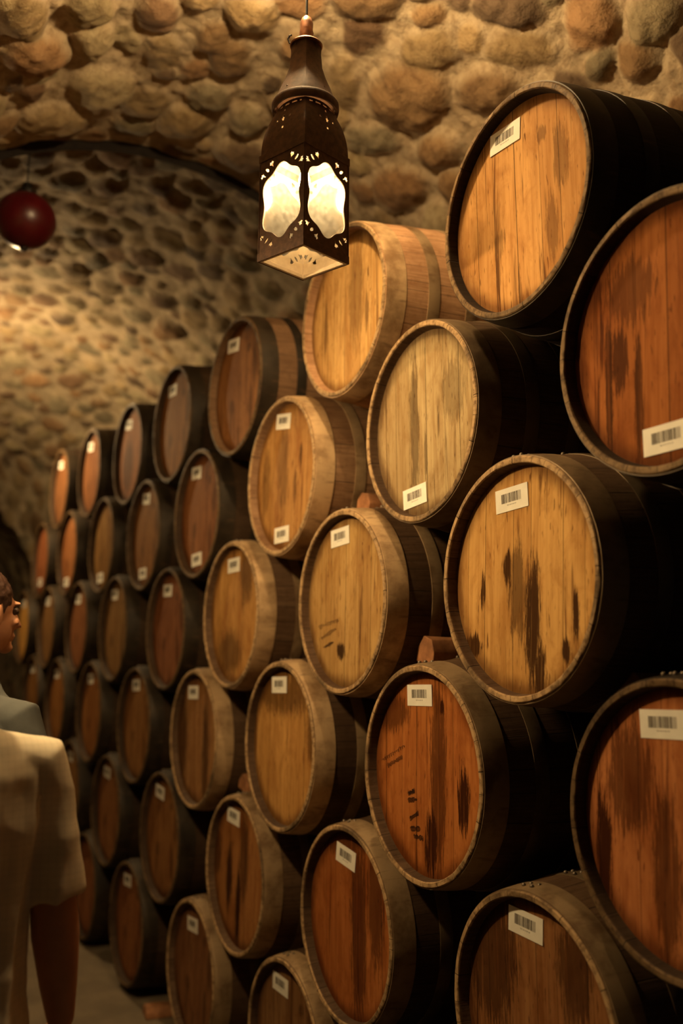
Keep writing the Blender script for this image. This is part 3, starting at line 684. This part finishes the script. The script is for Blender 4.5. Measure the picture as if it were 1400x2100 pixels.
def make_lantern(bulb_mat):
    root = empty('hanging_lantern', (0, 0, 0))
    PH = .279                                           # height of the glazed box
    holes = [quatre(0, .148, .0745, .103)]
    for sx in (-1, 1):
        for sz in (-1, 1):
            for (dx, dz, kind, ang) in ((.036, .107, 't', 62), (.0545, .0965, 'l', 38), (.069, .083, 't', 20)):
                px, pz = sx * dx, .148 + sz * (dz + .002)
                a = math.atan2(sz * math.sin(math.radians(ang)), sx * math.cos(math.radians(ang)))
                holes.append(tulip(px, pz, .0105, a) if kind == 't' else leaf(px, pz, .0085, .0042, a))
    sheet = panel_mesh(SIDE - .004, PH, holes, .0016)
    liner = sheet.copy()
    ap = SIDE / 2
    for q in range(4):
        a = PI / 4 + q * HP
        nrm = Vector((math.cos(a), math.sin(a), 0))
        # sheet x -> along the side, sheet y -> up, sheet z -> outward
        R = Matrix((Vector((-math.sin(a), math.cos(a), 0)), Vector((0, 0, 1)), nrm)).transposed().to_4x4()
        if q == 0: sheet.materials.append(M_BRONZE); liner.materials.append(M_BRASS)
        pan = bpy.data.objects.new('pierced_panel', sheet); COL.objects.link(pan); pan.parent = root
        pan.matrix_local = Matrix.Translation(nrm * ap) @ R
        lin = bpy.data.objects.new('panel_lining', liner); COL.objects.link(lin); lin.parent = pan; lin.location = (0, 0, -.0018)
        bm = bmesh.new(); add_box(bm, (SIDE - .02, .215, .002), (0, .04 + .215 / 2, 0))
        g = bm_obj('glass_pane', bm, M_PANE, pan); g.location = (0, 0, -.007)
        # corner post
        c = Vector((math.cos(a + PI / 4), math.sin(a + PI / 4), 0)) * (HD - .001)
        bm = bmesh.new(); add_tube(bm, [c, c + Vector((0, 0, PH))], .0032, 8)
        bm_obj('corner_post', bm, M_BRONZE, root)
    # frames round the box, bottom and top: square rings
    def square_ring(h0, h1, out, inn, nm, mat):
        bm = bmesh.new()
        def sq(d, h): return [(d * math.cos(q * HP), d * math.sin(q * HP), h) for q in range(4)]
        rings = [sq(out, h0), sq(out, h1), sq(inn, h1), sq(inn, h0)]
        vs = [[bm.verts.new(p) for p in r] for r in rings]
        for i in range(4):
            for q in range(4): bm.faces.new((vs[i][q], vs[i][(q + 1) % 4], vs[(i + 1) % 4][(q + 1) % 4], vs[(i + 1) % 4][q]))
        bmesh.ops.bevel(bm, geom=bm.edges[:], offset=.0008, segments=1, affect='EDGES')
        bm_obj(nm, bm, mat, root)
    square_ring(-.002, .020, HD + .004, HD - .001, 'bottom_frame', M_BRONZE)
    square_ring(-.0015, .010, HD - .002, HD - .012, 'inner_frame', M_BRASS)
    square_ring(PH - .004, PH + .018, HD + .004, HD - .004, 'top_frame', M_BRONZE)
    # dome: square at the frame, rounder towards the ring, with star-shaped piercings
    def dome_pt(u, v, off=0.0):
        # u in 0..4 round, v 0..1 up
        q = u % 4; side = int(q); f = q - side
        a0, a1 = side * HP, (side + 1) * HP
        p0 = Vector((math.cos(a0), math.sin(a0), 0)); p1 = Vector((math.cos(a1), math.sin(a1), 0))
        sqp = p0.lerp(p1, f); ang = a0 + HP * f; cir = Vector((math.cos(ang), math.sin(ang), 0)) * .90
        rr = HD * (1 - .33 * v ** 2.3) + off
        p = sqp.lerp(cir, .12 + .6 * v * v) * rr
        return p + Vector((0, 0, PH + .014 + .138 * v))
    NU, NV = 44, 46
    def hole(i, j):
        f = (i + .5) / NU; v = (j + .5) / NV
        c = [(.5, .60), (.5, .78), (.5, .42), (.34, .60), (.66, .60)]
        for n_, (a, b) in enumerate(c):
            da, db = abs(f - a) * 1.25, abs(v - b)
            if n_ == 0 and (da < .016 and db < .065 or db < .016 and da < .065 or abs(da - db) < .012 and da < .035): return True
            if n_ and math.hypot(da, db * 1.1) < .026: return True
        if .90 < v < .945 and (i % 9) not in (0, 1, 8) and 3 < i < NU - 4: return True
        return False
    for nm, off, mt in (('dome', 0.0, M_BRONZE), ('dome_lining', -.002, M_BRASS)):
        bm = bmesh.new()
        vs = [[bm.verts.new(dome_pt(i / NU, j / NV, off)) for i in range(4 * NU)] for j in range(NV + 1)]
        for j in range(NV):
            for i in range(4 * NU):
                if not hole(i % NU, j): bm.faces.new((vs[j][i], vs[j][(i + 1) % (4 * NU)], vs[j + 1][(i + 1) % (4 * NU)], vs[j + 1][i]))
        for v in [v for v in bm.verts if not v.link_faces]: bm.verts.remove(v)
        bm_obj(nm, bm, mt, root, angle=25)
    bm = bmesh.new()      # rolled ring above the dome
    add_lathe(bm, [(.080, .428), (.089, .424), (.0915, .432), (.0915, .446), (.087, .452), (.080, .449)], 48); bm_obj('ring_band', bm, M_BRONZE, root, angle=40)
    bm = bmesh.new()      # flared neck, faceted on its four sides
    rings = []
    for h, r, c in ((.448, .084, .9), (.462, .080, .8), (.480, .074, .7), (.50, .0665, .6), (.53, .053, .5), (.56, .0435, .45), (.60, .040, .45), (.622, .041, .5)):
        ring = []
        for i in range(48):
            a = 2 * PI * i / 48; side = int(a // HP); f = (a - side * HP) / HP
            p0 = Vector((math.cos(side * HP), math.sin(side * HP), 0)); p1 = Vector((math.cos((side + 1) * HP), math.sin((side + 1) * HP), 0))
            sp = p0.lerp(p1, f); cr = Vector((math.cos(a), math.sin(a), 0)) * .95
            ring.append(sp.lerp(cr, c) * r * 1.05 + Vector((0, 0, h)))
        rings.append(ring)
    add_loft(bm, rings); neck = bm_obj('neck', bm, M_BRONZE, root, angle=30)
    bm = bmesh.new()
    add_lathe(bm, [(.0005, .622), (.044, .620), (.0455, .624), (.040, .630), (.022, .634), (.0185, .650), (.020, .662), (.0175, .672), (.0185, .690), (.013, .706), (.0045, .714), (.0005, .714)], 24, close=False)
    cap = bm_obj('cap', bm, M_COPPER, root, angle=40)
    bm = bmesh.new()      # little side hook on the cap
    add_tube(bm, [(0, -.034, .624), (0, -.046, .632), (0, -.050, .644), (0, -.046, .654), (0, -.040, .656)], .0028, 8)
    bm_obj('hook', bm, M_IRON, cap)
    for q in range(4):
        a = q * HP + PI / 4
        for zz, rr in ((.475, .069), (.612, .040)):
            bm = bmesh.new(); bmesh.ops.create_uvsphere(bm, u_segments=8, v_segments=6, radius=.0028, matrix=Matrix.Translation((rr * math.cos(a), rr * math.sin(a), zz)))
            bm_obj('rivet', bm, M_BRONZE, neck, smooth=True)
    bm = bmesh.new(); add_lathe(bm, [(.0005, .262), (.013, .262), (.014, .27), (.014, .31), (.010, .33), (.004, .335), (.004, .44), (.0005, .44)], 20, close=False)
    sock = bm_obj('bulb_socket', bm, M_IRON, root, angle=40)
    bm = bmesh.new(); add_lathe(bm, [(.0003, .196), (.006, .199), (.012, .208), (.0155, .222), (.015, .236), (.011, .25), (.009, .262), (.0003, .263)], 20, close=False)
    bm_obj('bulb', bm, bulb_mat, sock, smooth=True)
    return root

def add_cord(root, z0, z1, r=.0035):
    bm = bmesh.new(); add_tube(bm, [(0, 0, z0), (.001, 0, (z0 + z1) / 2), (0, 0, z1)], r, 8)
    bm_obj('cord', bm, M_CORD, root)

lan = make_lantern(M_BULB)
lan.location = (-.403, 2.20, 2.678); lan.rotation_euler = (0, 0, math.atan2(-2.2, -1.064))
add_cord(lan, .71, 1.20); tag(lan, 'pierced bronze square lantern glowing on its cord below the stone vault', 'lantern')

def make_pendant(mat, shade):
    root = empty('unseen_pendant_lamp', (0, 0, 0))
    bm = bmesh.new(); add_lathe(bm, [(.0005, -.034), (.018, -.029), (.031, -.012), (.034, .004), (.029, .022), (.018, .04), (.0135, .055), (.0005, .056)], 24, close=False)
    bm_obj('bulb', bm, mat, root, smooth=True)
    bm = bmesh.new(); add_lathe(bm, [(.0005, .050), (.0165, .050), (.018, .07), (.016, .10), (.006, .112), (.0005, .113)], 20, close=False)
    bm_obj('bulb_socket', bm, M_IRON, root, angle=40)
    if shade:
        bm = bmesh.new(); add_lathe(bm, [(.150, .012), (.153, .014), (.105, .070), (.035, .112), (.0165, .116), (.0165, .110), (.034, .106), (.103, .064)], 40)
        bm_obj('added_lamp_shade', bm, M_IRON, root, angle=30)
    return root
pl = make_pendant(M_ADDED_BULB_SHADE, True); pl.location = (-1.32, 2.48, 2.62); add_cord(pl, .11, .76)  # added out of view; its shade keeps light off the vault
tag(pl, 'added shaded iron pendant lamp, unseen outside the left frame edge', 'lamp')
pt = make_pendant(M_ADDED_BULB_TOP, False); pt.location = (-.42, 2.22, 3.60); add_cord(pt, .11, .34)  # added out of view to brighten the vault
tag(pt, 'added bare bulb pendant high above the aisle, unseen outside the top frame edge', 'lamp')
pf = make_pendant(M_BULB_FAR, False); pf.location = (-.66, 6.9, 3.33); add_cord(pf, .11, .50)
tag(pf, 'bare bulb pendant far down the tunnel lighting the cobbles, outside the left frame edge', 'lamp')

# dark red globe lamp hanging unlit beyond the first arch
def make_globe():
    root = empty('globe_lamp', (0, 0, 0)); R = .135
    bm = bmesh.new(); prof = [(max(.0005, R * math.sin(t)) , -R * .95 * math.cos(t)) for t in [PI * i / 20 for i in range(20)]] 
    add_lathe(bm, prof, 40, close=False); bm_obj('red_shade', bm, M_RED, root, smooth=True)
    bm = bmesh.new(); add_lathe(bm, [(.045, .118), (.047, .132), (.022, .146), (.018, .178), (.0005, .182)], 24, close=False); bm_obj('metal_cap', bm, M_IRON, root, angle=40)
    bm = bmesh.new(); add_lathe(bm, [(.0005, -.146), (.014, -.140), (.020, -.126), (.0005, -.122)], 16, close=False); bm_obj('finial', bm, M_IRON, root, smooth=True)
    return root
gl = make_globe(); gl.location = (-.775, 4.30, 3.57); add_cord(gl, .178, .44)
tag(gl, 'dark red round globe lamp hanging unlit at the upper left', 'lamp')

# ------------------------------------------------------------------ people
def ring_at(c, rx, ry, n=24, p=2.3, tilt=0):
    out = []
    for i in range(n):
        a = 2 * PI * i / n; ca, sa = math.cos(a), math.sin(a)
        out.append(Vector((c[0] + rx * math.copysign(abs(ca) ** (2 / p), ca), c[1] + ry * math.copysign(abs(sa) ** (2 / p), sa), c[2] + tilt * ca)))
    return out

def fuse(name, bm, voxel, mat, parent, smooth=6, wrinkle=None):
    me = bpy.data.meshes.new(name); bmesh.ops.recalc_face_normals(bm, faces=bm.faces[:]); bm.to_mesh(me); bm.free()
    o = bpy.data.objects.new(name, me); COL.objects.link(o)
    r = o.modifiers.new('r', 'REMESH'); r.mode = 'VOXEL'; r.voxel_size = voxel
    s = o.modifiers.new('s', 'SMOOTH'); s.iterations = smooth; s.factor = .5
    dg = bpy.context.evaluated_depsgraph_get(); me2 = bpy.data.meshes.new_from_object(o.evaluated_get(dg))
    bpy.data.objects.remove(o)
    me2.name = name
    if wrinkle:
        nr = [v.normal.copy() for v in me2.vertices]
        for v, nn in zip(me2.vertices, nr): v.co += nn * wrinkle(v.co)
    return link_mesh(name, me2, mat, parent)

def limb(bm, pts, radii, seg=16): add_tube(bm, pts, radii, seg)

def ball(bm, c, r, sc=(1, 1, 1)):
    bmesh.ops.create_uvsphere(bm, u_segments=20, v_segments=14, radius=r, matrix=Matrix.Translation(c) @ Matrix.Diagonal((*sc, 1)))

def hand(bm, wrist, down, fwd, side, scale=1.0, curl=.35):
    """palm and five separate, slightly curled fingers. down = along the hand, side = thumb side, fwd = palm side"""
    w = Vector(wrist); d = Vector(down).normalized(); s = Vector(side).normalized(); f = Vector(fwd).normalized()
    rings = []
    for t, hw, hd in ((-.01, .026, .020), (.02, .033, .018), (.055, .041, .016), (.092, .042, .013)):
        c = w + d * t * scale
        rings.append([c + s * hw * scale * math.cos(2 * PI * k / 16) + f * hd * scale * math.sin(2 * PI * k / 16) for k in range(16)])
    add_loft(bm, rings)
    for off, L, r in ((.030, .072, .0090), (.0105, .080, .0095), (-.0105, .075, .0090), (-.030, .060, .0080)):
        p = w + d * .085 * scale + s * off * scale; a = 0; pts = [p - d * .02 * scale]; pts.append(p.copy()); rr = [r * scale, r * scale]
        for seg, fr in enumerate((.45, .3, .25)):
            a += curl * (1 + .4 * seg); dirv = d * math.cos(a) + f * math.sin(a)
            p = p + dirv * L * fr * scale; pts.append(p.copy()); rr.append(r * (.95 - .1 * seg) * scale)
        add_tube(bm, pts, rr, 10); ball(bm, pts[-1], rr[-1] * .98)
    p0 = w + d * .022 * scale + s * .022 * scale; p1 = p0 + (d * .5 + s * .75 + f * .35).normalized() * .038 * scale
    p2 = p1 + (d * .85 + s * .3 + f * .4).normalized() * .034 * scale; p3 = p2 + (d * .95 + f * .35).normalized() * .026 * scale
    add_tube(bm, [p0, p1, p2, p3], [.015 * scale, .012 * scale, .0105 * scale, .009 * scale], 10); ball(bm, p3, .009 * scale)

def make_person(name, loc, rotz, H, shirt_mat, trouser_mat, label, arms, shirt_top=True, head_turn=0, fold=1.0):
    k = H / 1.83
    root = empty(name, loc, (0, 0, rotz)); tag(root, label, 'person')
    V = lambda x, y, z: Vector((x * k, y * k, z * k))
    # --- body: one continuous skin
    bm = bmesh.new()
    add_loft(bm, [ring_at(V(0, y, z), rx * k, ry * k) for z, rx, ry, y in ((.86, .145, .095, 0), (.95, .148, .098, 0), (1.08, .132, .088, .005), (1.2, .140, .090, 0), (1.32, .150, .094, -.005), (1.42, .140, .085, -.01), (1.475, .095, .060, -.01), (1.52, .064, .062, -.005), (1.60, .056, .060, .008), (1.66, .054, .062, .015))])
    for s in (-1, 1):
        limb(bm, [V(s * .09, 0, .92), V(s * .10, .005, .70), V(s * .105, .005, .50), V(s * .105, -.01, .34), V(s * .105, -.01, .09)], [.088 * k, .074 * k, .052 * k, .052 * k, .034 * k])
        ball(bm, V(s * .105, .06, .04), .045 * k, (1, 2.5, .8))
    hc = V(0, .028, 1.715); Rz = Matrix.Rotation(head_turn, 3, 'Z')
    def hp(x, y, z): return hc + Rz @ V(x, y, z)
    HM = Matrix.Translation(hc) @ Rz.to_4x4()
    bmesh.ops.create_uvsphere(bm, u_segments=24, v_segments=18, radius=1, matrix=HM @ Matrix.Translation((0, -.012 * k, .022 * k)) @ Matrix.Diagonal((.074 * k, .094 * k, .092 * k, 1)))
    bmesh.ops.create_uvsphere(bm, u_segments=24, v_segments=18, radius=1, matrix=HM @ Matrix.Translation((0, .018 * k, -.035 * k)) @ Matrix.Diagonal((.060 * k, .072 * k, .080 * k, 1)))
    ball(bm, hp(0, .072, -.095), .022 * k, (1.2, .8, .8))                                   # chin
    add_tube(bm, [hp(0, .082, .012), hp(0, .098, -.012), hp(0, .108, -.034), hp(0, .088, -.042)], [.009 * k, .012 * k, .017 * k, .012 * k], 10)   # nose
    for s in (-1, 1):
        bmesh.ops.create_uvsphere(bm, u_segments=12, v_segments=10, radius=1, matrix=HM @ Matrix.Translation((s * .079 * k, -.004 * k, -.012 * k)) @ Matrix.Rotation(s * .35, 4, 'Z') @ Matrix.Diagonal((.009 * k, .019 * k, .033 * k, 1)))
        ball(bm, hp(s * .03, .080, .026), .014 * k, (1.6, .6, .5))                          # brow
        ball(bm, hp(s * .036, .070, -.025), .022 * k, (1, .7, .8))                          # cheek
    ball(bm, hp(0, .086, -.062), .014 * k, (1.6, .7, .42)); ball(bm, hp(0, .084, -.073), .013 * k, (1.4, .7, .42))  # lips
    for s, a in arms.items():
        sh, el, wr = V(*a['shoulder']), V(*a['elbow']), V(*a['wrist'])
        mid = el.lerp(wr, .28)
        limb(bm, [V(s * .11, -.01, 1.415), sh - Vector((0, 0, .008)), sh.lerp(el, .5), el, mid, el.lerp(wr, .7), wr, wr + (wr - el).normalized() * .012], [.045 * k, .047 * k, .045 * k, .047 * k, .049 * k, .039 * k, .029 * k, .027 * k])
        hand(bm, wr, a.get('down', (wr - el)), a['palm'], a['thumb'], .98 * k, a.get('curl', .3))
    body = fuse('body', bm, .0058, M_SKIN, root, 5)
    # --- eyes
    for s in (-1, 1):
        bm = bmesh.new(); ball(bm, hp(s * .031, .079, .006), .0115 * k); bm_obj('eye', bm, M_EYE, root, smooth=True)
    # --- hair
    bm = bmesh.new()
    bmesh.ops.create_uvsphere(bm, u_segments=28, v_segments=20, radius=1, matrix=HM @ Matrix.Translation((0, -.022 * k, .036 * k)) @ Matrix.Diagonal((.083 * k, .098 * k, .092 * k, 1)))
    ball(bm, hp(0, -.055, -.03), .058 * k, (1.15, .85, 1.05))
    fuse('hair', bm, .006, M_HAIR, root, 2, lambda c: .004 * mnoise.noise(c * 60) + .003 * mnoise.noise(Vector((c.x * 120, c.y * 120, c.z * 25))))
    # --- shirt: torso and sleeves
    bm = bmesh.new()
    add_loft(bm, [ring_at(V(0, y, z), rx * k, ry * k) for z, rx, ry, y in ((.845, .188, .138, 0), (.95, .182, .132, 0), (1.06, .170, .122, .003), (1.2, .174, .124, 0), (1.32, .184, .128, -.006), (1.41, .184, .120, -.012), (1.465, .150, .094, -.012), (1.500, .098, .078, -.010), (1.530, .070, .072, -.002))])
    for s, a in arms.items():
        sh, el = V(*a['shoulder']), V(*a['elbow'])
        e2 = sh.lerp(el, a.get('sleeve', .93))
        d = (el - sh).normalized()
        limb(bm, [V(s * .09, -.012, 1.432), sh + Vector((-s * .004, 0, .0)), sh.lerp(el, .35), sh.lerp(el, .7), e2, e2 + d * .012], [.066 * k, .063 * k, .061 * k, .060 * k, .061 * k, .062 * k], 20)
    def wr(c):
        a = mnoise.noise(Vector((c.x * 13, c.y * 13, c.z * 2.4)) + Vector((3, 1, 0)))
        b = mnoise.noise(Vector((c.x * 26, c.y * 20, c.z * 8)))
        g = mnoise.noise(Vector((c.x * 7 + c.z * 9, c.y * 7, c.z * 11 - c.x * 8)))
        f = max(0, min(1, (1.50 * k - c.z) / .12))
        return fold * f * (.013 * (1 - 2 * abs(a)) + .004 * b + .003 * (1 - 2 * abs(g)) - .006)
    fuse('shirt', bm, .0065, shirt_mat, root, 4, wr)
    bm = bmesh.new()      # collar
    cr = []
    for h, r in ((1.505, .074), (1.535, .069), (1.556, .066), (1.552, .071), (1.525, .080), (1.498, .088)):
        cr.append([V(r * math.cos(2 * PI * i / 32), -.004 + r * .95 * math.sin(2 * PI * i / 32), h + .006 * math.sin(2 * PI * i / 32) * -1) for i in range(32)])
    vs = [[bm.verts.new(p) for p in r] for r in cr]
    for j in range(6):
        for i in range(32): bm.faces.new((vs[j][i], vs[j][(i + 1) % 32], vs[(j + 1) % 6][(i + 1) % 32], vs[(j + 1) % 6][i]))
    bm_obj('collar', bm, shirt_mat, root, smooth=True)
    # --- trousers and shoes
    bm = bmesh.new()
    add_loft(bm, [ring_at(V(0, 0, z), rx * k, ry * k) for z, rx, ry in ((.80, .168, .122), (.88, .172, .122), (.96, .168, .116), (1.0, .162, .112))])
    for s in (-1, 1):
        limb(bm, [V(s * .088, 0, .88), V(s * .098, .003, .70), V(s * .104, .003, .50), V(s * .106, -.006, .30), V(s * .106, -.006, .07), V(s * .106, -.004, .05)], [.098 * k, .088 * k, .072 * k, .068 * k, .064 * k, .064 * k], 20)
    fuse('trousers', bm, .008, trouser_mat, root, 3, lambda c: .006 * mnoise.noise(Vector((c.x * 14, c.y * 14, c.z * 7))))
    for s in (-1, 1):
        bm = bmesh.new()
        add_loft(bm, [ring_at(V(s * .106, .055, z), rx * k, ry * k, p=2.6) for z, rx, ry in ((0.0, .050, .145), (.018, .052, .148), (.03, .046, .140), (.055, .040, .118), (.085, .036, .075))])
        bm_obj('shoe', bm, M_IRON, root, smooth=True)
    return root

M_SHIRT = cloth_material('pale_check_shirt', (.76, .66, .48), 75)
M_TROUSER = cloth_material('dark_trousers', (.055, .055, .06))
M_GREY = cloth_material('grey_tshirt', (.10, .105, .10))
make_person('person', (-1.226, 2.10, 0), math.radians(2), 1.83, M_SHIRT, M_TROUSER,
    'person in a pale checked short-sleeved shirt seen from behind at the left edge, arm hanging',
    {1: dict(shoulder=(.190, -.005, 1.425), elbow=(.226, -.02, 1.155), wrist=(.262, .02, .915), palm=(-1, .1, 0), thumb=(0, 1, 0), sleeve=.93, curl=.3),
     -1: dict(shoulder=(-.190, -.005, 1.425), elbow=(-.235, .0, 1.155), wrist=(-.22, .13, .94), palm=(1, .1, 0), thumb=(0, 1, 0), sleeve=.93, curl=.35)}, head_turn=.2)
make_person('person', (-1.075, 2.88, 0), math.radians(-52), 1.88, M_GREY, M_TROUSER,
    'person in a dark grey t-shirt just beyond the pale-shirted one, turned to the barrels',
    {1: dict(shoulder=(.175, 0, 1.43), elbow=(.22, .03, 1.15), wrist=(.20, .16, .95), palm=(-1, 0, 0), thumb=(0, 1, 0), sleeve=.75, curl=.35),
     -1: dict(shoulder=(-.175, 0, 1.43), elbow=(-.22, .03, 1.15), wrist=(-.22, .10, .92), palm=(1, 0, 0), thumb=(0, 1, 0), sleeve=.75, curl=.35)}, head_turn=-.25, fold=.5)
